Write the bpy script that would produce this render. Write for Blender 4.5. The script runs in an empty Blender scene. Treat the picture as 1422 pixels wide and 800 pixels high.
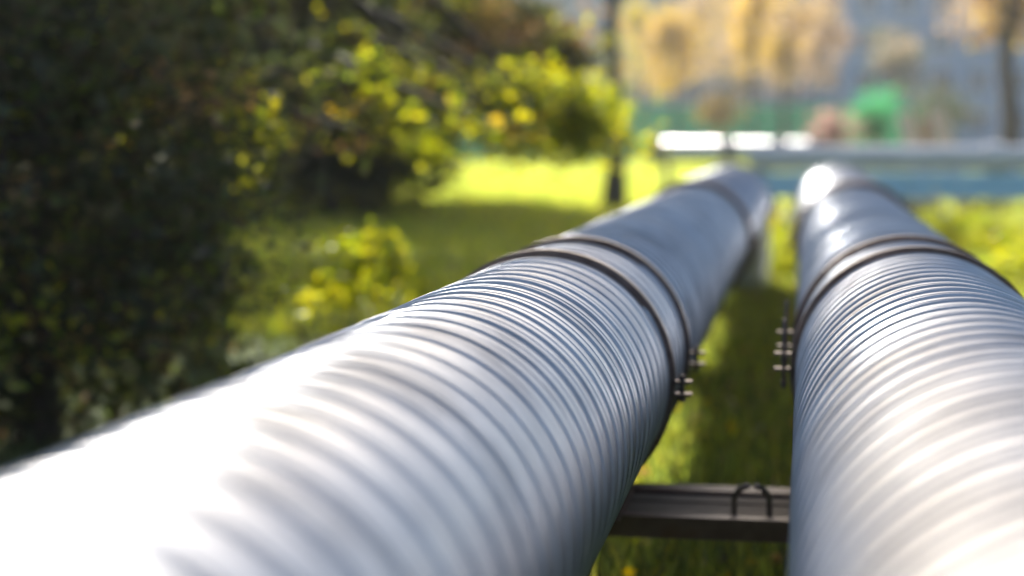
import bpy, math, random
import numpy as np
from mathutils import Matrix, Vector

PI = math.pi
random.seed(7)
RNG = np.random.default_rng(7)
SC = bpy.context.scene
COL = SC.collection

# ------------------------------------------------------------------ camera
F = 2400.0                      # focal length in pixels of a 1422 px wide frame
VX, VY = 406.5, -212.6          # where the pipes' direction meets the picture, from its centre
EYE = 1.6
z_ax = np.array([VX, VY, F]); z_ax /= np.linalg.norm(z_ax)          # world +Y in (right, down, forward)
u_ax = np.array([0.0, -F, VY]); u_ax /= np.linalg.norm(u_ax)        # world +Z
x_ax = -np.cross(z_ax, u_ax); x_ax /= np.linalg.norm(x_ax)
if x_ax[0] < 0: x_ax = -x_ax                                        # world +X
M = np.array([x_ax, z_ax, u_ax])                                    # columns: right, down, forward in world axes
right, down, fwd = M[:, 0], M[:, 1], M[:, 2]
cam_d = bpy.data.cameras.new("camera")
cam = bpy.data.objects.new("camera", cam_d); COL.objects.link(cam)
cam.matrix_world = Matrix(((right[0], -down[0], -fwd[0], 0), (right[1], -down[1], -fwd[1], 0),
                           (right[2], -down[2], -fwd[2], EYE), (0, 0, 0, 1)))
cam_d.sensor_width = 36.0
cam_d.lens = 36.0 * F / 1422.0
cam_d.clip_start = 0.05
cam_d.clip_end = 2000
focus = Vector((-0.66, 3.86, -0.36))
cam_d.dof.use_dof = True
cam_d.dof.focus_distance = float(np.dot(np.array(focus), fwd))
cam_d.dof.aperture_fstop = 1.2
SC.camera = cam

# ------------------------------------------------------------------ light
SUN = Vector((-0.33, 0.85, 0.42)).normalized()       # towards the sun: ahead, a little left, low
w = bpy.data.worlds.new("World"); SC.world = w; w.use_nodes = True
nt = w.node_tree; bg = nt.nodes["Background"]
sky = nt.nodes.new("ShaderNodeTexSky"); sky.sky_type = 'NISHITA'; sky.sun_disc = False
sky.sun_elevation = math.asin(SUN.z); sky.sun_rotation = math.atan2(SUN.x, SUN.y)
nt.links.new(sky.outputs[0], bg.inputs[0]); bg.inputs[1].default_value = 0.068
sky.dust_density = 3.0; sky.ozone_density = 0.6
sl = bpy.data.lights.new("sun", 'SUN'); sl.energy = 5.0; sl.angle = math.radians(0.5); sl.color = (1.0, 0.945, 0.86)
so = bpy.data.objects.new("sun", sl); COL.objects.link(so)
so.rotation_euler = SUN.to_track_quat('Z', 'Y').to_euler(); so.location = (-20, 60, 40)

SC.view_settings.view_transform = 'Standard'; SC.view_settings.look = 'None'
SC.view_settings.gamma = 1.0
SC.view_settings.exposure = 1.65
SC.cycles.use_denoising = True
SC.cycles.caustics_reflective = False; SC.cycles.caustics_refractive = False
SC.cycles.max_bounces = 8; SC.cycles.transparent_max_bounces = 8

# ------------------------------------------------------------------ materials
def mat(name):
    m = bpy.data.materials.new(name); m.use_nodes = True
    t = m.node_tree; return m, t, t.nodes["Principled BSDF"]
def node(t, kind, **kw):
    n = t.nodes.new(kind)
    for k, v in kw.items(): setattr(n, k, v)
    return n
def coords(t, scale=(1, 1, 1), kind="Object"):
    tc = node(t, "ShaderNodeTexCoord"); mp = node(t, "ShaderNodeMapping"); mp.inputs["Scale"].default_value = scale
    t.links.new(tc.outputs[kind], mp.inputs[0]); return mp.outputs[0]
def noise(t, vec, scale, detail=4, rough=0.6):
    n = node(t, "ShaderNodeTexNoise"); n.inputs["Scale"].default_value = scale
    n.inputs["Detail"].default_value = detail; n.inputs["Roughness"].default_value = rough
    t.links.new(vec, n.inputs["Vector"]); return n.outputs["Fac"]
def ramp(t, fac, stops):
    r = node(t, "ShaderNodeValToRGB"); e = r.color_ramp.elements
    e[0].position, e[0].color = stops[0][0], (*stops[0][1], 1)
    e[1].position, e[1].color = stops[-1][0], (*stops[-1][1], 1)
    for p, c in stops[1:-1]:
        x = e.new(p); x.color = (*c, 1)
    t.links.new(fac, r.inputs[0]); return r.outputs[0]
def rng(t, fac, a, b, lo=0.3, hi=0.7):
    r = node(t, "ShaderNodeMapRange"); r.inputs[1].default_value = lo; r.inputs[2].default_value = hi
    r.inputs[3].default_value = a; r.inputs[4].default_value = b
    t.links.new(fac, r.inputs[0]); return r.outputs[0]
def bump(t, p, fac, strength, dist):
    b = node(t, "ShaderNodeBump"); b.inputs["Strength"].default_value = strength; b.inputs["Distance"].default_value = dist
    t.links.new(fac, b.inputs["Height"]); t.links.new(b.outputs[0], p.inputs["Normal"])

def metal(name, c0, c1, r0, r1, stretch=(6, 40, 6), dirt=0.25):
    m, t, p = mat(name)
    v = coords(t); vs = coords(t, stretch)
    n1 = noise(t, v, 3.5, 5); n2 = noise(t, vs, 1.0, 4); n3 = noise(t, v, 55, 2)
    p.inputs["Metallic"].default_value = 1.0
    c = ramp(t, n2, [(0.3, c0), (0.7, c1)])
    mx = node(t, "ShaderNodeMix", data_type='RGBA'); mx.inputs["B"].default_value = (0.24, 0.23, 0.235, 1)
    t.links.new(rng(t, n1, 0, dirt, 0.5, 0.75), mx.inputs["Factor"]); t.links.new(c, mx.inputs["A"])
    t.links.new(mx.outputs["Result"], p.inputs["Base Color"])
    t.links.new(rng(t, n1, r0, r1), p.inputs["Roughness"])
    bump(t, p, n3, 0.05, 0.002)
    return m
GALV = metal("galvanised_steel", (0.40, 0.425, 0.48), (0.56, 0.585, 0.635), 0.34, 0.54, (5, 34, 5), 0.5)
GALV_X = metal("galvanised_steel_across", (0.50, 0.55, 0.62), (0.62, 0.66, 0.70), 0.30, 0.46, (40, 6, 6))
ALU = metal("aluminium_sheet", (0.80, 0.81, 0.82), (0.88, 0.88, 0.88), 0.34, 0.44, (40, 6, 6), 0.08)
BOLT = metal("zinc_bolt", (0.14, 0.12, 0.12), (0.22, 0.19, 0.18), 0.45, 0.62, (20, 20, 20))

def rough_paint(name, stops, r=0.6, scale=8, metallic=0.0, bmp=0.2, spec=0.5):
    m, t, p = mat(name)
    n = noise(t, coords(t), scale, 6)
    t.links.new(ramp(t, n, stops), p.inputs["Base Color"])
    p.inputs["Roughness"].default_value = r; p.inputs["Metallic"].default_value = metallic
    p.inputs["Specular IOR Level"].default_value = spec
    bump(t, p, noise(t, coords(t), scale * 6, 4), bmp, 0.01)
    return m
RUST = rough_paint("rusty_strap_paint", [(0.3, (0.13, 0.085, 0.075)), (0.55, (0.20, 0.15, 0.14)), (0.75, (0.12, 0.055, 0.035))], 0.36, 14, 0.5)
BEAM = rough_paint("brown_beam_paint", [(0.3, (0.10, 0.05, 0.04)), (0.55, (0.17, 0.10, 0.085)), (0.75, (0.14, 0.055, 0.03))], 0.5, 9)
DECK = rough_paint("weathered_deck", [(0.3, (0.13, 0.10, 0.075)), (0.7, (0.21, 0.165, 0.125))], 0.75, 12)
CONC = rough_paint("concrete", [(0.3, (0.26, 0.25, 0.23)), (0.7, (0.36, 0.345, 0.32))], 0.85, 5)
BARK = rough_paint("bark", [(0.3, (0.05, 0.04, 0.03)), (0.7, (0.10, 0.08, 0.06))], 0.9, 9, 0, 0.6)
GREENF = rough_paint("green_fence_paint", [(0.3, (0.015, 0.50, 0.19)), (0.7, (0.02, 0.58, 0.24))], 0.45, 1.5)
TAN = rough_paint("pale_timber", [(0.3, (0.66, 0.47, 0.37)), (0.7, (0.74, 0.56, 0.46))], 0.7, 8)
BROWNW = rough_paint("dark_red_timber", [(0.3, (0.30, 0.13, 0.09)), (0.7, (0.38, 0.18, 0.12))], 0.7, 8)
PINKW = rough_paint("pale_pink_render", [(0.3, (0.62, 0.54, 0.57)), (0.7, (0.70, 0.61, 0.63))], 0.8, 0.4, 0, 0.1)
BLUEW = rough_paint("blue_grey_cladding", [(0.3, (0.20, 0.34, 0.58)), (0.7, (0.26, 0.40, 0.64))], 0.6, 0.3, 0, 0.1)
TRIM = rough_paint("pale_trim", [(0.3, (0.38, 0.43, 0.52)), (0.7, (0.46, 0.50, 0.58))], 0.6, 2, 0, 0.05)
GLINT = rough_paint("white_glint", [(0.3, (0.75, 0.74, 0.70)), (0.7, (0.82, 0.81, 0.78))], 0.5, 20, 0, 0.05)  # white of the glints that are shaped as flowers
GLASS, t_, p_ = mat("window_glass"); p_.inputs["Base Color"].default_value = (0.12, 0.17, 0.25, 1)
p_.inputs["Roughness"].default_value = 0.08

def leafmat(name, transl=0.55, gloss=0.04, rough=0.48):
    m, t, p = mat(name); t.nodes.remove(p)
    out = t.nodes["Material Output"]
    a = node(t, "ShaderNodeAttribute", attribute_name="leaf_colour")
    d = node(t, "ShaderNodeBsdfDiffuse"); tr = node(t, "ShaderNodeBsdfTranslucent"); g = node(t, "ShaderNodeBsdfGlossy")
    hs = node(t, "ShaderNodeHueSaturation"); hs.inputs["Hue"].default_value = 0.499; hs.inputs["Value"].default_value = 1.6
    hs.inputs["Saturation"].default_value = 1.1
    t.links.new(a.outputs["Color"], d.inputs[0]); t.links.new(a.outputs["Color"], hs.inputs["Color"]); t.links.new(hs.outputs[0], tr.inputs[0])
    g.inputs["Roughness"].default_value = rough; g.inputs["Color"].default_value = (0.8, 0.8, 0.8, 1)
    m1 = node(t, "ShaderNodeMixShader"); m1.inputs[0].default_value = transl
    t.links.new(d.outputs[0], m1.inputs[1]); t.links.new(tr.outputs[0], m1.inputs[2])
    m2 = node(t, "ShaderNodeMixShader"); m2.inputs[0].default_value = gloss
    t.links.new(m1.outputs[0], m2.inputs[1]); t.links.new(g.outputs[0], m2.inputs[2])
    t.links.new(m2.outputs[0], out.inputs[0])
    return m
LEAF = leafmat("leaf")
BLADE = leafmat("grass_blade", 0.7, 0.04, 0.45)

GROUND, t_, p_ = mat("lawn_soil")
n_ = noise(t_, coords(t_), 0.5, 6); n2_ = noise(t_, coords(t_), 9, 4)
t_.links.new(ramp(t_, n_, [(0.3, (0.06, 0.10, 0.03)), (0.55, (0.09, 0.13, 0.035)), (0.75, (0.12, 0.12, 0.04))]), p_.inputs["Base Color"])
p_.inputs["Roughness"].default_value = 0.9; p_.inputs["Specular IOR Level"].default_value = 0.1
bump(t_, p_, n2_, 0.8, 0.05)

# ------------------------------------------------------------------ helpers
def tag(o, label=None, cat=None, group=None, kind=None):
    for k, v in (("label", label), ("category", cat), ("group", group), ("kind", kind)):
        if v: o[k] = v
    return o
def empty(name, loc, label, cat, group=None):
    o = bpy.data.objects.new(name, None); COL.objects.link(o); o.location = loc; o.empty_display_size = 0.2
    return tag(o, label, cat, group)
def link(name, me, parent=None, loc=None):
    o = bpy.data.objects.new(name, me); COL.objects.link(o)
    if parent is not None:
        o.parent = parent
        o.location = Vector(loc or (0, 0, 0))
    elif loc: o.location = loc
    return o
class MB:
    """vertices and faces of one mesh, in world coordinates"""
    def __init__(s): s.v = []; s.f = []; s.sm = []
    def add(s, v, f, smooth=False):
        n = len(s.v); s.v += [tuple(x) for x in v]; s.f += [tuple(i + n for i in q) for q in f]; s.sm += [smooth] * len(f)
    def box(s, lo, hi):
        (a, b, c), (d, e, g) = lo, hi
        s.add([(a, b, c), (d, b, c), (d, e, c), (a, e, c), (a, b, g), (d, b, g), (d, e, g), (a, e, g)],
              [(0, 3, 2, 1), (4, 5, 6, 7), (0, 1, 5, 4), (1, 2, 6, 5), (2, 3, 7, 6), (3, 0, 4, 7)])
    def obox(s, lo, hi, mtx):
        n = len(s.v); s.box(lo, hi)
        s.v[n:] = [tuple(mtx @ Vector(p)) for p in s.v[n:]]
    def tube(s, pts, rad, n=8, cap=True):
        pts = [Vector(p) for p in pts]; rings = []
        if not hasattr(rad, '__len__'): rad = [rad] * len(pts)
        ref = None; vs = []
        for i, p in enumerate(pts):
            d = (pts[min(i + 1, len(pts) - 1)] - pts[max(i - 1, 0)]).normalized()
            if ref is None: ref = Vector((0, 0, 1)) if abs(d.z) < 0.9 else Vector((1, 0, 0))
            a = d.cross(ref).normalized(); b = d.cross(a); ref = -b if False else ref
            vs += [p + (a * math.cos(k * 2 * PI / n) + b * math.sin(k * 2 * PI / n)) * rad[i] for k in range(n)]
        fs = [(i * n + k, i * n + (k + 1) % n, (i + 1) * n + (k + 1) % n, (i + 1) * n + k) for i in range(len(pts) - 1) for k in range(n)]
        s.add(vs, fs, True)
        if cap:
            m = (len(pts) - 1) * n
            s.add([vs[k] for k in range(n)], [tuple(range(n))]); s.add([vs[m + k] for k in range(n)], [tuple(range(n))[::-1]])
    def prism(s, poly, y0, y1):
        n = len(poly)
        s.add([(x, y0, z) for x, z in poly] + [(x, y1, z) for x, z in poly],
              [tuple(range(n)), tuple(range(2 * n - 1, n - 1, -1))] + [(i, i + n, (i + 1) % n + n, (i + 1) % n) for i in range(n)])
    def mesh(s, name, m, org=(0, 0, 0)):
        me = bpy.data.meshes.new(name)
        me.from_pydata([(x - org[0], y - org[1], z - org[2]) for x, y, z in s.v], [], s.f)
        me.polygons.foreach_set("use_smooth", s.sm); me.materials.append(m); me.update(); return me
    def build(s, name, m, parent=None):
        """parent: an Empty (world location = its own) or a part whose origin sits at its thing's"""
        org = (0, 0, 0)
        if parent is not None:
            r = parent
            while r.parent: r = r.parent
            org = r.location
        return link(name, s.mesh(name, m, org), parent)

def grid_mesh(name, V, closed, m):
    """V: (rows, n, 3) array; closed round the second axis"""
    R, n = V.shape[:2]
    i = np.arange(R - 1)[:, None] * n
    k = np.arange(n if closed else n - 1)[None, :]
    k2 = (k + 1) % n
    q = np.stack([i + k, i + k2, i + n + k2, i + n + k], -1).reshape(-1, 4)
    me = bpy.data.meshes.new(name)
    me.vertices.add(R * n); me.vertices.foreach_set("co", V.reshape(-1).astype(np.float32))
    me.loops.add(q.size); me.loops.foreach_set("vertex_index", q.reshape(-1).astype(np.int32))
    me.polygons.add(len(q)); me.polygons.foreach_set("loop_start", np.arange(0, q.size, 4, dtype=np.int32))
    me.polygons.foreach_set("use_smooth", np.ones(len(q), dtype=bool))
    me.materials.append(m); me.update(calc_edges=True); me.validate(); return me

def leaf_mesh(name, P, size, colors, m, flat=0.0, aspect=0.6):
    """one folded rhombus per point"""
    n = len(P)
    d = RNG.normal(size=(n, 3)); d[:, 2] = d[:, 2] * 0.7 - 0.25; d /= np.linalg.norm(d, axis=1)[:, None]
    e = RNG.normal(size=(n, 3)); e -= (e * d).sum(1)[:, None] * d; e /= np.linalg.norm(e, axis=1)[:, None]
    nn = np.cross(d, e)
    L = size * RNG.uniform(0.6, 1.25, n)[:, None]; W = L * aspect
    V = np.stack([P - d * L * .5, P + e * W * .5 + nn * L * .12, P + d * L * .5, P - e * W * .5 + nn * L * .12], 1)
    me = bpy.data.meshes.new(name)
    me.vertices.add(4 * n); me.vertices.foreach_set("co", V.reshape(-1).astype(np.float32))
    b = np.arange(n)[:, None] * 4
    q = np.concatenate([b + np.array([[0, 1, 2]]), b + np.array([[0, 2, 3]])], 1).reshape(-1, 3)
    me.loops.add(q.size); me.loops.foreach_set("vertex_index", q.reshape(-1).astype(np.int32))
    me.polygons.add(len(q)); me.polygons.foreach_set("loop_start", np.arange(0, q.size, 3, dtype=np.int32))
    a = me.attributes.new("leaf_colour", 'FLOAT_COLOR', 'POINT')
    c = np.ones((n, 4, 4)); c[:, :, :3] = colors[:, None, :]
    a.data.foreach_set("color", c.reshape(-1).astype(np.float32))
    me.materials.append(m); me.update(calc_edges=True); return me

PAL = {
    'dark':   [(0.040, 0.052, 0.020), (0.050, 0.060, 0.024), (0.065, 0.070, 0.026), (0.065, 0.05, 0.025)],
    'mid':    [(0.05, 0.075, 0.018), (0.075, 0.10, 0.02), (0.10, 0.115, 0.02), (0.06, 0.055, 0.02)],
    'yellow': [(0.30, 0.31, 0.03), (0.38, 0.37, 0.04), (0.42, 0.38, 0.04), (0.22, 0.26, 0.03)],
    'gold':   [(0.46, 0.32, 0.04), (0.52, 0.37, 0.06), (0.40, 0.26, 0.05), (0.46, 0.35, 0.09)],
    'tan':    [(0.36, 0.27, 0.18), (0.30, 0.22, 0.15), (0.40, 0.30, 0.19)],
    'lawn':   [(0.22, 0.28, 0.055), (0.29, 0.33, 0.06), (0.36, 0.35, 0.07), (0.18, 0.22, 0.05)],
    'orange': [(0.26, 0.15, 0.06), (0.30, 0.19, 0.08), (0.22, 0.13, 0.06)],
    'lime':   [(0.22, 0.29, 0.03), (0.28, 0.32, 0.035), (0.34, 0.33, 0.04)],
    'emerald': [(0.06, 0.28, 0.11), (0.08, 0.33, 0.14), (0.09, 0.38, 0.17)],
    'pink':   [(0.32, 0.20, 0.17), (0.26, 0.16, 0.14)],
}
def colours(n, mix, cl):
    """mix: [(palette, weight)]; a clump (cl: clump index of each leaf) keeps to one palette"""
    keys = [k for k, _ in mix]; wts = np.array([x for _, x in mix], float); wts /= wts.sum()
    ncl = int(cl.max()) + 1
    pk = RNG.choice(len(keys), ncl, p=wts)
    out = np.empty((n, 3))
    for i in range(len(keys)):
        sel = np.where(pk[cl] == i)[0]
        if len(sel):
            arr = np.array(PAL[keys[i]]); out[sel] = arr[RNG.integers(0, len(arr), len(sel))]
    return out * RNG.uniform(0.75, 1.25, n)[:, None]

def foliage(blobs, clumps, per, sig, size, mix):
    """leaf points gathered in clumps that sit in the ellipsoids BLOBS (cx,cy,cz,rx,ry,rz)"""
    vol = np.array([b[3] * b[4] * b[5] for b in blobs]) ** 0.7; vol /= vol.sum()
    which = RNG.choice(len(blobs), clumps, p=vol)
    d = RNG.normal(size=(clumps, 3)); d /= np.linalg.norm(d, axis=1)[:, None]
    r = RNG.uniform(0.25, 1.0, clumps) ** 0.5
    B = np.array(blobs, float)[which]
    C = B[:, :3] + d * r[:, None] * B[:, 3:]
    C[:, 2] = np.maximum(C[:, 2], 0.1)
    s = sig * RNG.uniform(0.6, 1.4, clumps)
    cnt = RNG.integers(int(per * .6), int(per * 1.4) + 1, clumps)
    cl = np.repeat(np.arange(clumps), cnt)
    P = C[cl] + RNG.normal(size=(len(cl), 3)) * s[cl][:, None] * np.array([1, 1, 0.75])
    P[:, 2] = np.maximum(P[:, 2], 0.03 + RNG.uniform(0, .12, len(P)))
    return C, P, colours(len(P), mix, cl)

GAPS = []          # openings in the canopy: (point, radius) of the sunbeams that come through
def thin_out(P, col):
    k = np.ones(len(P), bool); sn = np.array(SUN)
    for c, r in GAPS:
        d = P - np.array(c); t = d @ sn
        k &= ~((t > .75) & (np.linalg.norm(d - t[:, None] * sn, axis=1) < r))
    return P[k], col[k]
def tree(name, label, cat, base, trunk_h, trunk_r, blobs, clumps, per, sig, size, mix, limbs=14, lean=(0, 0), group=None, woodname='trunk', m=LEAF, stems=1, extra=()):
    """blobs are relative to the base"""
    bx, by = base
    root = empty(name, (bx, by, 0), label, cat, group)
    bl = [(b[0] + bx, b[1] + by, b[2], b[3], b[4], b[5]) for b in blobs]
    C, P, col = foliage(bl, clumps, per, sig, size, mix)
    for eb, ec, ep, es, em in extra:
        c2, p2, k2 = foliage([(b[0] + bx, b[1] + by, b[2], b[3], b[4], b[5]) for b in eb], ec, ep, es, size, em)
        C = np.concatenate([C, c2]); P = np.concatenate([P, p2]); col = np.concatenate([col, k2])
    P, col = thin_out(P, col)
    wood = MB(); tips = []
    for s_ in range(stems):
        ox, oy = (0, 0) if stems == 1 else (random.uniform(-.2, .2), random.uniform(-.2, .2))
        top = Vector((bx + lean[0] + ox * 2, by + lean[1] + oy * 2, trunk_h))
        pts = [Vector((bx + ox, by + oy, -0.05)).lerp(top, k / 7) + Vector((math.sin(k * 1.3 + s_) * trunk_r * .35, math.cos(k * 1.7) * trunk_r * .3, 0)) * (k > 0) for k in range(8)]
        wood.tube(pts, [trunk_r * (1.6 if k == 0 else 1.05 if k == 1 else 1 - 0.09 * k) for k in range(8)], 10)
        tips.append(pts)
    for k in range(limbs):
        e = Vector(C[random.randrange(len(C))]); pts0 = tips[k % stems]
        frac = min(0.97, max(0.35, random.uniform(0.4, 1.0))); i = min(6, int(frac * 7)); st = pts0[i].lerp(pts0[i + 1], frac * 7 - i)
        midp = st.lerp(e, 0.5) + Vector((random.uniform(-.1, .1), random.uniform(-.1, .1), 0.12)) * (e - st).length
        lp = [st, st.lerp(midp, .6), midp, midp.lerp(e, .5), e]
        r0 = trunk_r * random.uniform(0.22, 0.42)
        wood.tube(lp, [r0, r0 * .8, r0 * .6, r0 * .4, r0 * .18], 6)
    wood.build(woodname, BARK, root)
    me = leaf_mesh('crown', P - np.array([bx, by, 0]), size, col, m)
    link('crown', me, root)
    return root

def at(px, py, y):
    """the point at depth Y that shows at pixel (px, py) of the 1422 x 800 picture"""
    k = (px - 711.0) * right + (py - 400.0) * down + F * fwd
    k = k * (y / k[1]); return Vector((k[0], k[1], k[2] + EYE))

# ------------------------------------------------------------------ ground
g = MB(); nx, ny = 60, 60
X = np.linspace(-260, 260, nx); Y = np.concatenate([np.linspace(-25, 60, 40), np.linspace(68, 520, 20)])
V = np.zeros((ny, nx, 3)); V[..., 0] = X[None]; V[..., 1] = Y[:, None]
tag(link('ground', grid_mesh('ground', V, False, GROUND)), kind='structure')

# ------------------------------------------------------------------ pipes
R0, PITCH, ZA = 0.35, 0.13, 0.903
UF = np.array([0, .018, .024, .027, .030, .033, .037, .06, .10, .2, .32, .43, .470, .478, .49, .502, .510, .55, .65, .78, .9, .94, .963, .967, .970, .973, .976, .982])
UC = np.array([0, .025, .045, .09, .25, .45, .49, .53, .75, .91, .955, .975])
def profile(u, amp=1.0):
    """sheet strip wound round the pipe: a pressed groove, a slightly bellied strip, a lock seam down its middle"""
    u = u % 1.0; du = np.minimum(u, 1 - u)
    bell = 0.0005 * np.sin(PI * u)
    rib = 0.0058 * np.exp(-(du / 0.030) ** 8)
    seam = 0.0022 * np.exp(-((u - 0.49) / 0.014) ** 4)
    return (bell + rib + seam) * amp
def cladding(cx, R, y0, y1, U, n, seed, hand=1, amp=1.0):
    k0 = math.floor(y0 / PITCH) - 1; k1 = math.ceil(y1 / PITCH) + 1
    u = (np.arange(k0, k1)[:, None] + U[None]).reshape(-1)
    th = np.arange(n) * 2 * PI / n
    tt = ((th + PI / 2) / (2 * PI)) % 1.0                       # the sheared seam lies underneath
    rs = np.random.default_rng(seed)
    wob = np.repeat(rs.normal(0, 0.0005, k1 - k0), len(U))
    y = (u[:, None] + hand * tt[None] + 0.02 * np.sin(th[None] + u[:, None] * .3)) * PITCH
    keep = (y.max(1) > y0) & (y.min(1) < y1)
    dent = 0.0004 * np.sin(5 * th[None] + u[:, None] * .6) * np.sin(u[:, None] * .9)
    r = R + profile(u, amp)[:, None] * (1 + 0.08 * np.sin(2 * th[None] + u[:, None])) + wob[:, None] + dent
    yc = np.clip(y, y0, y1)
    V = np.stack([cx + r * np.cos(th)[None], yc, ZA + r * np.sin(th)[None]], -1)[keep]
    return V
def lathe(cx, prof, n=96, rev=False):
    """prof: (y, r) pairs round the pipe axis"""
    th = np.arange(n) * 2 * PI / n
    V = np.stack([np.stack([cx + r * np.cos(th), np.full(n, y), ZA + r * np.sin(th)], -1) for y, r in prof])
    return V
def at_origin(V, root):
    return V - np.array(root.location)

def clamp(root, cx, y, side, R=R0, n=112, ears=True):
    wv = 0.020; ro = R + 0.022; ri = R - 0.012
    prof = [(y - wv, ri), (y - wv, ro - .002), (y - wv + .002, ro), (y + wv - .002, ro), (y + wv, ro - .002), (y + wv, ri), (y - wv, ri)]
    me = grid_mesh('clamp_ring', at_origin(lathe(cx, prof, n), root), True, RUST)
    for p_ in me.polygons: p_.use_smooth = False
    ring = link('clamp_ring', me, root)
    if not ears: return
    xs = cx + side * (R + 0.008); xo = cx + side * (R + 0.068)
    a, b = min(xs, xo), max(xs, xo)
    for dz in ((0.046, 0.0) if side < 0 else (0.0, -0.036)):
        e = MB(); e.box((a, y - .020, ZA + dz - .004), (b, y + .020, ZA + dz + .004)); e.build('lug', RUST, ring)
    xb = cx + side * (R + 0.040)
    s = MB(); s.tube([(xb, y, ZA - .058), (xb, y, ZA + (.15 if side < 0 else .02))], 0.0065, 10); s.build('bolt', BOLT, ring)
    for dz in ((0.026, -0.044) if side < 0 else (0.011, -0.047)):
        nb = MB(); nb.tube([(xb, y, ZA + dz - .008), (xb, y, ZA + dz + .008)], 0.0105, 6); ob = nb.build('nut', BOLT, ring)
        for p_ in ob.data.polygons: p_.use_smooth = False

def elbow(root, cx, R, y0, bend=0.62, n=48):
    """quarter turn into the ground"""
    th = np.arange(n) * 2 * PI / n; rows = []
    for k in range(15):
        a = k / 14 * PI / 2
        c = np.array([cx, y0 + bend * math.sin(a), ZA - bend * (1 - math.cos(a))])
        e1 = np.array([1, 0, 0]); e2 = np.array([0, math.sin(a), math.cos(a)])
        for rr in ((R + .006,) if k % 2 else (R, )):
            rows.append(c + rr * (np.cos(th)[:, None] * e1 + np.sin(th)[:, None] * e2))
    c = np.array([cx, y0 + bend, -0.1]); rows.append(c + R * (np.cos(th)[:, None] * np.array([1, 0, 0]) + np.sin(th)[:, None] * np.array([0, 1, 0])))
    el = link('elbow', grid_mesh('elbow', at_origin(np.array(rows), root), True, GALV), root)
    col = lathe(cx, [(y0 - .05, R - .01), (y0 - .05, R + .03), (y0 + .03, R + .03), (y0 + .03, R - .01)], n)
    me = grid_mesh('collar', at_origin(col, root), True, GALV)
    for p_ in me.polygons: p_.use_smooth = False
    link('collar', me, el)

def main_pipe(cx, side, ya, label, seed, hand):
    root = empty('steel_pipe', (cx, 0, 0), label, 'pipe', 'pair of parallel pipes running away from the camera')
    y1, y2 = ya
    yf = 11.5; R2 = 0.385
    for (a, b, R, U, n, sd) in ((-3.0, y1, R0, UF, 128, 1), (y1, y2, R0, UF, 128, 2), (y2, yf, R0, UF if y2 < 8 else UC, 96, 3), (yf, 17.2, R2, UC, 72, 4)):
        link('cladding_section', grid_mesh('cladding_section', at_origin(cladding(cx, R, a, b, U, n, seed + sd, hand, 1.0 if sd < 3 else 1.7), root), True, GALV), root)
    clamp(root, cx, y1, side); clamp(root, cx, y2, side); clamp(root, cx, yf, side, R2 - .004, 72)
    elbow(root, cx, R2, 17.25)
    return root
LX, RX = -0.7225, 0.3385
main_pipe(LX, 1, (4.87, 5.53), "long ribbed silver pipe with a bluish top, alongside the shaded trees", 10, 1)
main_pipe(RX, -1, (5.19, 5.76), "long ribbed silver pipe with sun glare, nearest the weedy sunlit verge", 30, -1)

# ------------------------------------------------------------------ supports
def support(y0, label, handle):
    zt = 0.46
    root = empty('pipe_support', (-0.19, y0 + .22, 0), label, 'pipe support', None)
    xa, xb = -1.30, 0.95
    def channel(ya, yb, z0, z1, lip):
        m = MB()
        m.box((xa, ya, z0 + .008), (xb, ya + .008, z1 - .008)); m.box((xa, ya, z1 - .008), (xb, yb, z1)); m.box((xa, ya, z0), (xb, yb, z0 + .008))
        return m
    channel(y0, y0 + .06, zt - .065, zt, 1).build('front_beam', BEAM, root)
    channel(y0 + .40, y0 + .50, zt - .065, zt, 1).build('rear_beam', BEAM, root)
    for k, (a, b) in enumerate(((.066, .172), (.178, .284), (.290, .394))):
        m = MB(); m.box((xa + .02, y0 + a, zt - .035 - .004 * (k % 2)), (xb - .02, y0 + b, zt - .012 - .004 * (k % 2))); m.build('plank', DECK, root)
    for sx in (LX, RX):
        for yy in (y0 + .01, y0 + .43):
            p = MB(); p.box((sx - .04, yy, -.05), (sx + .04, yy + .045, zt - .067)); p.build('post', BEAM, root)
        arc = [(sx + (R0 + .004) * math.sin(a), ZA - (R0 + .004) * math.cos(a)) for a in np.linspace(-.79, .79, 17)]
        poly = [(sx - .17, zt + .001)] + arc + [(sx + .17, zt + .001)]
        for ya in (y0 - .09, y0 + .30):
            sd = MB(); sd.prism(poly[::-1], ya, ya + .022); sd.build('saddle', BEAM, root)
        b = MB(); b.box((sx - .20, y0 - .12, zt + .001), (sx + .20, y0 + .36, zt + .011)); b.build('base_plate', BEAM, root)
    if handle:
        xh = at(1044, 690, y0 + .12).x; yh = y0 + .12
        pts = [(xh - .053, yh, zt - .03), (xh - .053, yh, zt + .035)] + [(xh - .053 * math.cos(a), yh, zt + .035 + .045 * math.sin(a)) for a in np.linspace(.05, PI - .05, 15)] + [(xh + .053, yh, zt + .035), (xh + .053, yh, zt - .03)]
        h = MB(); h.tube(pts, .009, 10); h.build('handle', BOLT, root)
support(5.10, "brown steel beam support with a bent rod handle on its deck", True)

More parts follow.
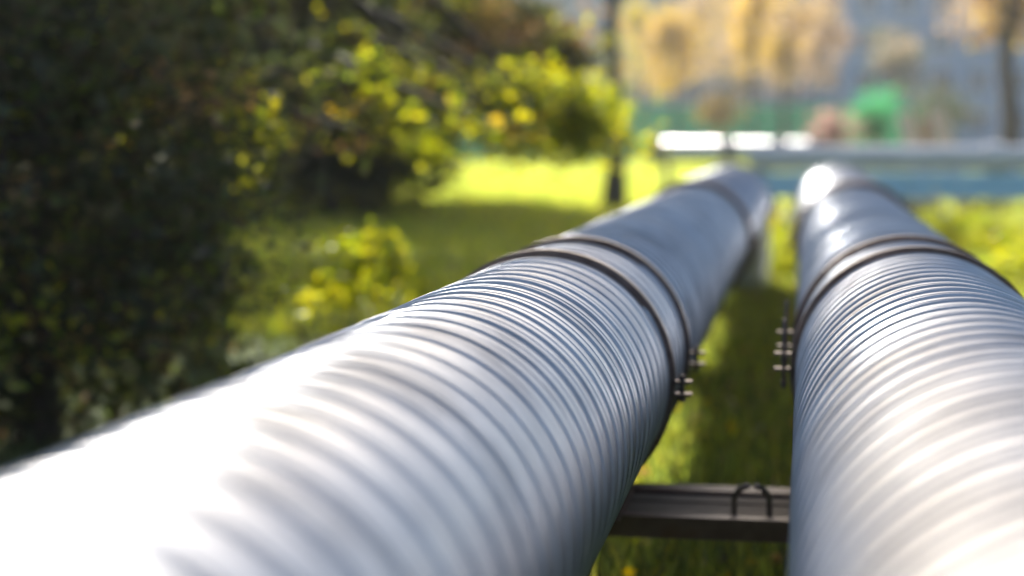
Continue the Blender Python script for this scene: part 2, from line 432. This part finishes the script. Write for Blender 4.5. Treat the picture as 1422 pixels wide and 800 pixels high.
# ------------------------------------------------------------------ cross pipes
def cross_pipe(y, z, R, xs, pitch, label, n=36, posts=(), amp=.012, m=None):
    root = empty('cross_pipe', (xs[0], y, 0), label, 'pipe', 'pipes crossing behind')
    th = np.arange(n) * 2 * PI / n
    for a, b in zip(xs[:-1], xs[1:]):
        x = np.arange(a, b + 1e-6, pitch / 8); u = (x / pitch) % 1; du = np.minimum(u, 1 - u)
        r = R - amp + amp * np.sin(2 * PI * u)
        r = r[:, None] * np.ones(n)[None]
        V = np.stack([np.repeat(x[:, None], n, 1), y + r * np.cos(th), z + r * np.sin(th)], -1)
        link('cladding_section', grid_mesh('cladding_section', at_origin(V, root), True, m or GALV_X), root)
    for x in xs:
        prof = [(x - .15, 0.02), (x - .15, R + .035), (x + .15, R + .035), (x + .15, 0.02)]
        V = np.stack([np.stack([np.full(n, xx), y + rr * np.cos(th), z + rr * np.sin(th)], -1) for xx, rr in prof])
        me = grid_mesh('collar', at_origin(V, root), True, PALE if m is PALE else BOLT)
        for p_ in me.polygons: p_.use_smooth = False
        link('collar', me, root)
    for x in posts:
        pb = MB(); pb.box((x - .09, y - .14, -.05), (x + .09, y + .14, z - R + .02)); pb.build('post', CONC, root)
PALE = rough_paint("pale_coated_sheet", [(0.3, (0.62, 0.62, 0.66)), (0.7, (0.74, 0.74, 0.77))], 0.35, 2.5, 0, 0.05)
BLUEP = rough_paint("blue_girder_paint", [(0.3, (0.34, 0.62, 0.92)), (0.7, (0.40, 0.68, 0.94))], 0.4, 2.5, 0, 0.05)
cross_pipe(28.6, 1.22, 0.215, [-.72, 3.0, 6.4, 10.0, 13.6], 0.14, "pale silver pipe lying on the blue girder behind the two long pipes", n=40, amp=.007, m=PALE)
root = empty('blue_girder', (6, 28.6, 0), "blue steel girder carrying the pale silver crossing pipe", 'girder')
m = MB(); m.box((-.75, 28.45, .585), (13.6, 28.75, .60)); m.box((-.75, 28.45, .975), (13.6, 28.75, .99)); m.box((-.745, 28.462, .603), (13.59, 28.74, .972)); m.build('beam', BLUEP, root)
for k in range(8):
    m = MB(); x = -.6 + k * 2.0; m.box((x - .012, 28.455, .603), (x + .012, 28.459, .972)); m.build('stiffener', BLUEP, root)
for x in (-.55, 4.4, 9.0, 13.2):
    m = MB(); m.box((x - .12, 28.47, -.05), (x + .12, 28.73, .582)); m.build('post', BOLT, root)
p0 = [at(q, 205, 48).x for q in (912, 1012, 1083, 1133)]
cross_pipe(48.0, 1.15, 0.33, p0, 0.2, "glinting thinner pipe beyond the lawn, in front of the green fence", posts=(p0[0] + .3, -1.2, .2), amp=.02, m=ALU)

# ------------------------------------------------------------------ left foliage
SPRAYS = [(392, 190, .17), (345, 238, .17), (472, 170, .15), (572, 172, .15), (262, 96, .15), (330, 120, .13), (640, 140, .16), (520, 105, .14), (430, 115, .12), (600, 215, .12), (215, 130, .12), (700, 170, .2)]
sp_blobs = []
for px, py, r in SPRAYS:
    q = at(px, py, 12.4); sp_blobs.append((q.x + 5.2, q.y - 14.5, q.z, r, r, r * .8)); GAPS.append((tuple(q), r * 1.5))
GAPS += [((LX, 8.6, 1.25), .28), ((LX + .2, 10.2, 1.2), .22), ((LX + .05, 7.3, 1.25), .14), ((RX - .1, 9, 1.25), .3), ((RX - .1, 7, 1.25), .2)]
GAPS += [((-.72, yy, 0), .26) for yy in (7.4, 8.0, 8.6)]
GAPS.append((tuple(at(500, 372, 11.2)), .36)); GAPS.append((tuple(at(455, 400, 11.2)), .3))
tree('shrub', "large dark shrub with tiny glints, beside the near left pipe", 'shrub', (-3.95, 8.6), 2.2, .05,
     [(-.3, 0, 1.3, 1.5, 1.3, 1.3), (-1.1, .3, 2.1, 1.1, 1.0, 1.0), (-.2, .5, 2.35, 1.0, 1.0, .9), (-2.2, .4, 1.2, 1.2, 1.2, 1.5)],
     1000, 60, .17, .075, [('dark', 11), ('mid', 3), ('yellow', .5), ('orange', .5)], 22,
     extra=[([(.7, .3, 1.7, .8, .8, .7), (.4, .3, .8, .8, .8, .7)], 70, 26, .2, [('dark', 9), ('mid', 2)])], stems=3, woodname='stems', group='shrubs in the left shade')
tree('tree', "spreading tree of dark leaves with gold tufts, its low branch hanging over the lawn", 'tree', (-5.2, 14.5), 3.6, .16,
     [(0, 0, 4.0, 3.0, 2.2, 1.6), (.9, -.3, 2.9, 1.5, 1.3, .95), (1.6, -.5, 2.1, 1.0, .9, .5), (-.6, .3, 2.6, 2.2, 1.8, 1.1), (-2.8, 0, 2.6, 2.0, 1.6, 1.9), (0.9, -.6, 1.9, 1.0, .8, .45)],
     560, 48, .22, .085, [('dark', 6), ('mid', 4), ('yellow', 2.0), ('orange', 1.0), ('gold', .7)], 34,
     extra=[([(2.1, -.5, 1.85, .9, .7, .38), (3.0, -.5, 1.8, .65, .5, .32)], 110, 24, .12, [('mid', 5), ('yellow', 4), ('dark', 2), ('orange', .6)]),
            ([(3.4, -.5, 1.78, .40, .4, .22), (3.78, -.5, 1.6, .2, .2, .14), (3.2, -.6, 1.52, .5, .4, .16)], 70, 22, .10, [('yellow', 7), ('lime', 3)]),
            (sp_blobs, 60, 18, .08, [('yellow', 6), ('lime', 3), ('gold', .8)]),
            ([(1.7, .6, 5.3, 2.0, 1.8, 1.3)], 90, 34, .22, [('mid', 4), ('yellow', 2)])])
tree('tree', "tall slim tree with a high crown filled out to shade the pipes, rising behind the spreading tree", 'tree', (-7.7, 20.5), 10.5, .11,
     [(3.0, 0, 8.8, 2.3, 2.2, 2.2), (2.0, .4, 6.8, 1.8, 1.6, 1.1), (3.8, 0, 9.4, 1.6, 1.7, 1.3), (1.5, 0, 10.5, 1.3, 1.1, .9)], 320, 28, .26, .12, [('mid', 5), ('yellow', 3)], 26,
     extra=[([(1.25, 0, 9.9, .8, .9, 1.0), (1.0, 0, 10.6, .7, .8, .6)], 230, 22, .12, [('mid', 5), ('yellow', 3)]), ([(.1, 0, 9.8, 1.0, .9, 1.0)], 70, 16, .10, [('mid', 5), ('yellow', 3)]), ([(3.9, 0, 2.75, 1.2, .8, .5), (4.7, 0, 2.5, .7, .6, .35)], 110, 26, .15, [('orange', 4), ('mid', 4), ('dark', 3), ('yellow', 1)])])  # high clumps added out of view to shade the near pipes
tree('sapling', "low sapling with yellow leaves in front of the shaded lawn", 'sapling', (-2.95, 11.2), .8, .016,
     [(.05, 0, .80, .26, .24, .16), (-.16, 0, .55, .2, .18, .14), (.3, 0, .62, .14, .14, .1)],
     40, 17, .08, .085, [('yellow', 6), ('lime', 4), ('mid', 1)], 9, woodname='stem')
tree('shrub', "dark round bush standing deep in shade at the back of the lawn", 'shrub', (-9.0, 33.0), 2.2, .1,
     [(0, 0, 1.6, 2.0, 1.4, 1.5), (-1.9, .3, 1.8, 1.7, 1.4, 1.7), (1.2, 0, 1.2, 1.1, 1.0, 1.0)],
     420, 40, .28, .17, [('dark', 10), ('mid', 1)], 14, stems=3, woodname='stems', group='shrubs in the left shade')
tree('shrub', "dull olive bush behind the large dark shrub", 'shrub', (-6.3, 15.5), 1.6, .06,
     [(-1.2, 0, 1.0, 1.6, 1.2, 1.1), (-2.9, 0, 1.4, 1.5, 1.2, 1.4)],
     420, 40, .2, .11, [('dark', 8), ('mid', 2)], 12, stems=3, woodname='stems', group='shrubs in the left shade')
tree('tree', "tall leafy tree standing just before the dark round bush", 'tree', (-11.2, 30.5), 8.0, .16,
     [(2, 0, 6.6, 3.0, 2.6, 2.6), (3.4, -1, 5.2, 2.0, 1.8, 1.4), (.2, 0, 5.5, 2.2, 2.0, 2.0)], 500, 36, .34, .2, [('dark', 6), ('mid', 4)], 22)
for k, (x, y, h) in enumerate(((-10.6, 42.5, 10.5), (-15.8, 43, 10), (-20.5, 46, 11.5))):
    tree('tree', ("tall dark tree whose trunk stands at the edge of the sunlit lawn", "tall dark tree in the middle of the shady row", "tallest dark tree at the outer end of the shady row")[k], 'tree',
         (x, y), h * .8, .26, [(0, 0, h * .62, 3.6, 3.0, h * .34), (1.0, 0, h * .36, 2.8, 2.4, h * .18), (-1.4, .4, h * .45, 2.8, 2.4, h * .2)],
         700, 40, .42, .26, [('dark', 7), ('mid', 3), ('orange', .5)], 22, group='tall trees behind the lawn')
bt = at(852, 288, 37)
tree('tree', "slim tree with a bare dark trunk standing on the sunlit lawn", 'tree', (bt.x, 37.0), 8.5, .19,
     [(.4, 0, 7.2, 1.5, 1.5, 1.7), (.2, 0, 5.8, 1.0, 1.0, .7)], 34, 24, .3, .18, [('mid', 5), ('yellow', 3), ('dark', 2)], 16)

# ------------------------------------------------------------------ right and middle plants
def weed(px, py_top, y, wid, label, mix, seed=0, clumps=26):
    q = at(px, py_top, y); h = max(.25, q.z)
    tree('weed_bush', label, 'weeds', (q.x, y), h * .8, .012, [(0, 0, h * .5, wid, wid * .8, h * .5), (wid * .5, .1, h * .35, wid * .7, wid * .6, h * .35)],
         clumps, 22, .10, .085, mix, 8, stems=3, woodname='stems', group='weeds along the pipes')
weed(1074, 296, 20.5, .40, "lime weed clump glowing in the gap between the two pipes", [('lime', 6), ('yellow', 4), ('orange', .6)])
weed(1094, 325, 18.9, .26, "small lime weed at the left flank of the far right pipe", [('lime', 6), ('yellow', 4)])
weed(1300, 290, 23.5, .5, "yellow weed clump just under the thick crossing pipe", [('yellow', 6), ('lime', 4)], clumps=40)
weed(1350, 296, 22.0, .55, "yellow weed clump with flower-shaped white glints beside the right pipe", [('yellow', 6), ('lime', 4)], clumps=44)
weed(1405, 300, 21.0, .55, "yellow weed clump at the outer side of the verge", [('yellow', 6), ('lime', 4)], clumps=44)
weed(1430, 345, 17.0, .5, "nearest yellow weed clump beside the right pipe", [('yellow', 6), ('lime', 4)], clumps=40)
weed(1075, 300, 26.5, .25, "rusty orange weed in front of the crossing pipe", [('orange', 6), ('yellow', 4)])
tree('hedge', "low dark hedge added to darken the gap under the thick crossing pipe", 'hedge', (4.5, 31.5), .5, .03,
     [(k * 1.1 - 4.2, 0, .3, .8, .5, .3) for k in range(14)], 200, 26, .16, .13, [('dark', 10), ('mid', 1)], 20, stems=3, woodname='stems')  # dark leaf row added to make the gap under the pipe dark
for k, (px, py, y) in enumerate(((1269, 279, 22.6), (1313, 296, 21.6), (1262, 228, 24.5), (1300, 268, 25.0))):  # flower shapes added to stand in for small white glints of light
    q = at(px, py, y)
    root = empty('flower_glint', (q.x, y, 0), ("tallest white glint shaped as a flower, seen against the pale band of the crossing pipe" if k == 2 else "white glint shaped as a flower, seen against the blue side of the crossing pipe" if k == 3 else "white glint shaped as a flower, above the weeds close to the right pipe" if k == 0 else "white glint shaped as a flower, lowest among the yellow weeds"), 'glint', 'flower-shaped glints added on the verge')
    m = MB(); m.tube([(q.x + .02, y, -.03), (q.x + .01, y, q.z * .6), (q.x, y, q.z)], [.006, .005, .004], 6); m.build('stem', BARK, root)
    m = MB()
    for j in range(9):
        a = j * 2 * PI / 9; c, s = math.cos(a), math.sin(a)
        v = [(0, 0, 0), (.035 * c - .016 * s, .035 * s + .016 * c, .012), (.06 * c, .06 * s, .004), (.035 * c + .016 * s, .035 * s - .016 * c, .012)]
        m.add([(q.x + x_, y + z_ * .6 - .004 * (j % 2), q.z + y_) for x_, y_, z_ in v], [(0, 1, 2, 3)])
    m.build('glint_petals', GLINT, root)

# ------------------------------------------------------------------ things beyond the pipes
fence = empty('green_fence', (-10, 110, 0), "long green panel fence at the far end of the sunlit lawn", 'fence')
pm = MB(); pm.box((0, -.02, .08), (2.44, .02, 3.45))
for k in range(8): pm.box((.08 + k * .3, -.05, .1), (.2 + k * .3, -.021, 3.4))
panel_me = pm.mesh('fence_panel', GREENF)
pm = MB(); pm.box((-.06, -.06, -.1), (.06, .06, 3.55)); post_me = pm.mesh('post', GREENF)
for k in range(15):
    link('fence_panel', panel_me, fence, (-18.5 + k * 2.5, 0, 0)); link('post', post_me, fence, (-18.53 + k * 2.5, .0, 0))
link('post', post_me, fence, (-18.53 + 15 * 2.5, 0, 0))

def far_tree(px, pyb, y, h, rx, rz, label, mix, tr=.12, cz=.62, clumps=150, lean=(0, 0), name='tree', cat='tree', limbs=12):
    x = at(px, 200, y).x
    rb = random.Random(px)
    bl = []
    for k in range(9):
        a = rb.uniform(0, 2 * PI); q = rb.uniform(.2, .95); dz = rb.uniform(-.85, .85); wz = math.sqrt(1 - dz * dz)
        bl.append((lean[0] + rx * q * wz * math.cos(a), rx * q * wz * math.sin(a), h * cz + rz * dz, rx * rb.uniform(.25, .5), rx * rb.uniform(.25, .5), rz * rb.uniform(.16, .34)))
    bl.append((lean[0], 0, h * cz, rx * .75, rx * .7, rz * .7))
    return tree(name, label, cat, (x, y), h * .8, tr, bl, clumps, 22, .38, .24, mix, limbs, lean)
far_tree(938, 0, 92, 9.0, 1.9, 2.5, "golden autumn tree in front of the pale pink building", [('gold', 8), ('tan', 3)], cz=.66)
far_tree(1044, 0, 80, 9.5, 1.0, 2.2, "thin pole-like tree with a small golden crown", [('gold', 5), ('tan', 3)], .09, .72, 70)
far_tree(1088, 0, 88, 9.0, 1.5, 3.0, "brownish gold tree between the two far buildings", [('gold', 4), ('tan', 7)], .2, .72, 110)
far_tree(997, 0, 84, 4.4, 1.0, .7, "low golden bush in front of the green fence", [('gold', 7), ('tan', 3)], .06, .68, 50)
far_tree(1157, 0, 66, 2.6, .5, .5, "small round pink shrub before the right end of the green fence", [('pink', 8)], .05, .70, 26)
far_tree(1207, 0, 72, 3.6, .85, 1.0, "round bright green bush left of the leaning boards", [('emerald', 8)], .07, .60, 60)
far_tree(1398, 0, 58, 11, 1.9, 2.8, "autumn tree with a thick brown trunk and orange leaves", [('orange', 3), ('tan', 4), ('gold', 2)], .36, .68, 130)
for px, y, h, rx, rz, mix, lb in ((893, 122, 12, 2.2, 3.6, [('gold', 5), ('yellow', 3)], "tall yellow tree nearest the slim bare trunk, behind the green fence"),
        (968, 126, 13, 2.4, 4.0, [('tan', 6), ('gold', 3)], "tall tan tree between the two golden trees"), (1135, 124, 12, 2.3, 3.8, [('tan', 7), ('orange', 3)], "tall brown leaved tree where the pink block meets the blue grey one"),
        (1245, 128, 10, 2.6, 3.0, [('mid', 4), ('tan', 3)], "olive brown tree above the round green bush"), (1040, 128, 13, 2.3, 4.2, [('gold', 4), ('tan', 5)], "tall golden brown tree behind the thin pole-like tree")):
    far_tree(px, 0, y, h, rx, rz, lb, mix, .16, .62, 150)
far_tree(1305, 0, 100, 7, 1.9, 2.2, "dull green tree in front of the blue grey building", [('mid', 5), ('dark', 4)], .12, .45, 90)
for k, (px0, py0, px1, py1, wd, mt_, lb) in enumerate(((1256, 155, 1279, 245, .34, TAN, "pale leaning board left of the dark red board"), (1281, 165, 1294, 245, .15, BROWNW, "dark red leaning board between the two pale boards"),
                                      (1300, 152, 1326, 245, .36, TAN, "pale leaning board right of the dark red board"))):
    a = at(px0, py0, 36 + k * .1); b = at(px1, py1, 36 + k * .1)
    d = (a - b).normalized(); b2 = b + d * ((-.15 - b.z) / d.z); L = (a - b2).length
    m = MB(); n0 = Vector((0, 1, 0)); x0 = n0.cross(d).normalized()
    mtx = Matrix((( x0.x, 0, d.x, b2.x), (x0.y, 1, d.y, b2.y), (x0.z, 0, d.z, b2.z), (0, 0, 0, 1)))
    m.obox((-wd / 2, -.03, 0), (wd / 2, .03, L - .03), mtx); m.obox((-wd / 2 + .02, -.026, L - .03), (wd / 2 - .02, .026, L), mtx)
    o = m.build('leaning_board', mt_); tag(o, lb, 'board', 'boards standing tilted behind the crossing pipe')

def building(name, label, x0, x1, y, h, depth, wall, cols, rows, ww, wh, zb):
    root = empty(name, ((x0 + x1) / 2, y, 0), label, 'building')
    m = MB(); m.box((x0, y, -.2), (x1, y + depth, h)); m.build('wall', wall, root)
    m = MB(); m.box((x0 - .4, y - .4, h + .003), (x1 + .4, y + depth + .4, h + .5)); m.build('roof', TRIM, root)
    st = (h - zb) / rows
    for r in range(rows):
        m = MB(); m.box((x0 + .01, y - .12, zb + r * st - .75), (x1 - .01, y - .003, zb + r * st - .45)); m.build('floor_band', TRIM, root)
    fm = MB(); t = .12
    fm.box((-ww / 2, -.09, 0), (ww / 2, -.003, t)); fm.box((-ww / 2, -.09, wh - t), (ww / 2, -.003, wh))
    for xx in (-ww / 2, -t / 2, ww / 2 - t): fm.box((xx, -.09, t), (xx + t, -.003, wh - t))
    fme = fm.mesh('window', TRIM)
    gm = MB(); gm.box((-ww / 2 + .05, -.05, .05), (ww / 2 - .05, -.004, wh - .05)); gme = gm.mesh('pane', GLASS)
    for r in range(rows):
        for c in range(cols):
            xx = x0 + (c + .5) * (x1 - x0) / cols - root.location.x
            wd_ = link('window', fme, root, (xx, 0, zb + r * st)); link('pane', gme, wd_)
building('apartment_block', "pale pink block of flats behind the golden trees", -36, 3.0, 165, 24, 12, PINKW, 13, 7, 1.7, 1.6, 1.6)
building('office_block', "blue grey clad building behind the tree with the brown trunk", .6, 34, 150, 22, 14, BLUEW, 11, 6, 2.0, 1.9, 1.8)
# a far wood on both sides
C_, P_, col_ = foliage([(x, 190 + 12 * math.sin(x), 5, 8, 5, 7) for x in range(-170, -40, 9)] + [(x, 175 + 9 * math.sin(x), 5, 8, 5, 7) for x in range(44, 140, 9)], 700, 30, 1.1, .8, [('mid', 5), ('dark', 3), ('gold', 2)])
C_, Pb, colb = foliage([(x, -24 + 3 * math.sin(x), 4.5, 4, 3, 5) for x in range(-44, 48, 5)], 520, 30, .8, .6, [('mid', 4), ('dark', 6)])  # unseen row added behind the camera to darken reflections in the pipe ribs
P_ = np.concatenate([P_, Pb]); col_ = np.concatenate([col_, colb])
tag(link('far_wood', leaf_mesh('far_wood', P_, .9, col_, LEAF)), "far line of mixed trees on both sides, and an unseen row added for dark reflections", 'woods', None, 'stuff')

# ------------------------------------------------------------------ grass
def blades(n, x0, x1, y0, y1, h, wd, pal, bias=1.0):
    y = y0 + (y1 - y0) * RNG.uniform(0, 1, n) ** bias; x = RNG.uniform(x0, x1, n)
    hh = h * RNG.uniform(.5, 1.3, n); a = RNG.uniform(0, 2 * PI, n); ww = wd * RNG.uniform(.6, 1.3, n)
    B = np.stack([x, y, np.full(n, -.01)], -1); dx = np.stack([np.cos(a), np.sin(a), 0 * a], -1) * ww[:, None] * .5
    tip = B + np.stack([RNG.normal(0, .35, n) * hh, RNG.normal(0, .35, n) * hh, hh], -1)
    V = np.stack([B - dx, B + dx, tip], 1)
    arr = np.array(PAL[pal]); c = arr[RNG.integers(0, len(arr), n)] * RNG.uniform(.7, 1.2, n)[:, None]
    return V, c
parts = [blades(34000, -1.6, 2.2, 5.5, 30, .16, .02, 'lawn', 1.2), blades(34000, -1.6, 2.2, 5.5, 26, .15, .02, 'mid', 1.2),
         blades(16000, 1.0, 8, 3, 13, .2, .02, 'lawn'), blades(30000, -16, -1.2, 13, 40, .15, .03, 'lime', 1.2),
         blades(80000, -30, 2, 38, 112, .20, .09, 'lawn', 1.3), blades(26000, 1.0, 9, 12, 33, .28, .03, 'lawn'), blades(16000, 2, 24, 33, 110, .22, .09, 'lime'),
         blades(9000, -8, -1.2, 4, 14, .15, .02, 'mid')]
V = np.concatenate([p[0] for p in parts]); c = np.concatenate([p[1] for p in parts]); n = len(V)
me = bpy.data.meshes.new('grass'); me.vertices.add(3 * n); me.vertices.foreach_set("co", V.reshape(-1).astype(np.float32))
me.loops.add(3 * n); me.loops.foreach_set("vertex_index", np.arange(3 * n, dtype=np.int32))
me.polygons.add(n); me.polygons.foreach_set("loop_start", np.arange(0, 3 * n, 3, dtype=np.int32))
a_ = me.attributes.new("leaf_colour", 'FLOAT_COLOR', 'POINT'); cc = np.ones((n, 3, 4)); cc[:, :, :3] = c[:, None, :]
a_.data.foreach_set("color", cc.reshape(-1).astype(np.float32)); me.materials.append(BLADE); me.update(calc_edges=True)
tag(link('grass', me), "grass blades of the lawn and the strip between the pipes", 'grass', None, 'stuff')

# ------------------------------------------------------------------ fallen leaves
nl = 5200
P_ = np.stack([np.concatenate([RNG.uniform(-1.6, 1.6, 2600), RNG.uniform(-9, -1, 2600)]), np.concatenate([RNG.uniform(5.6, 24, 2600), RNG.uniform(8, 36, 2600)]), RNG.uniform(.03, .12, nl)], -1)
tag(link('fallen_leaves', leaf_mesh('fallen_leaves', P_, .065, colours(nl, [('yellow', 4), ('tan', 3), ('orange', 3), ('gold', 2)], np.arange(nl)), LEAF, aspect=.7)), "fallen autumn leaves caught in the grass", 'leaves', None, 'stuff')

# ------------------------------------------------------------------ haze
hz = bpy.data.materials.new("haze"); hz.use_nodes = True
t_ = hz.node_tree; t_.nodes.remove(t_.nodes["Principled BSDF"])
pv = t_.nodes.new("ShaderNodeVolumePrincipled"); pv.inputs["Color"].default_value = (0.9, 0.92, 0.95, 1)
pv.inputs["Density"].default_value = 0.00042; pv.inputs["Anisotropy"].default_value = 0.35
t_.links.new(pv.outputs[0], t_.nodes["Material Output"].inputs["Volume"])
m = MB(); m.box((-275, -40, -1.3), (275, 535, 27)); tag(m.build('haze', hz), "thin bright haze filling the air", 'haze', None, 'stuff')
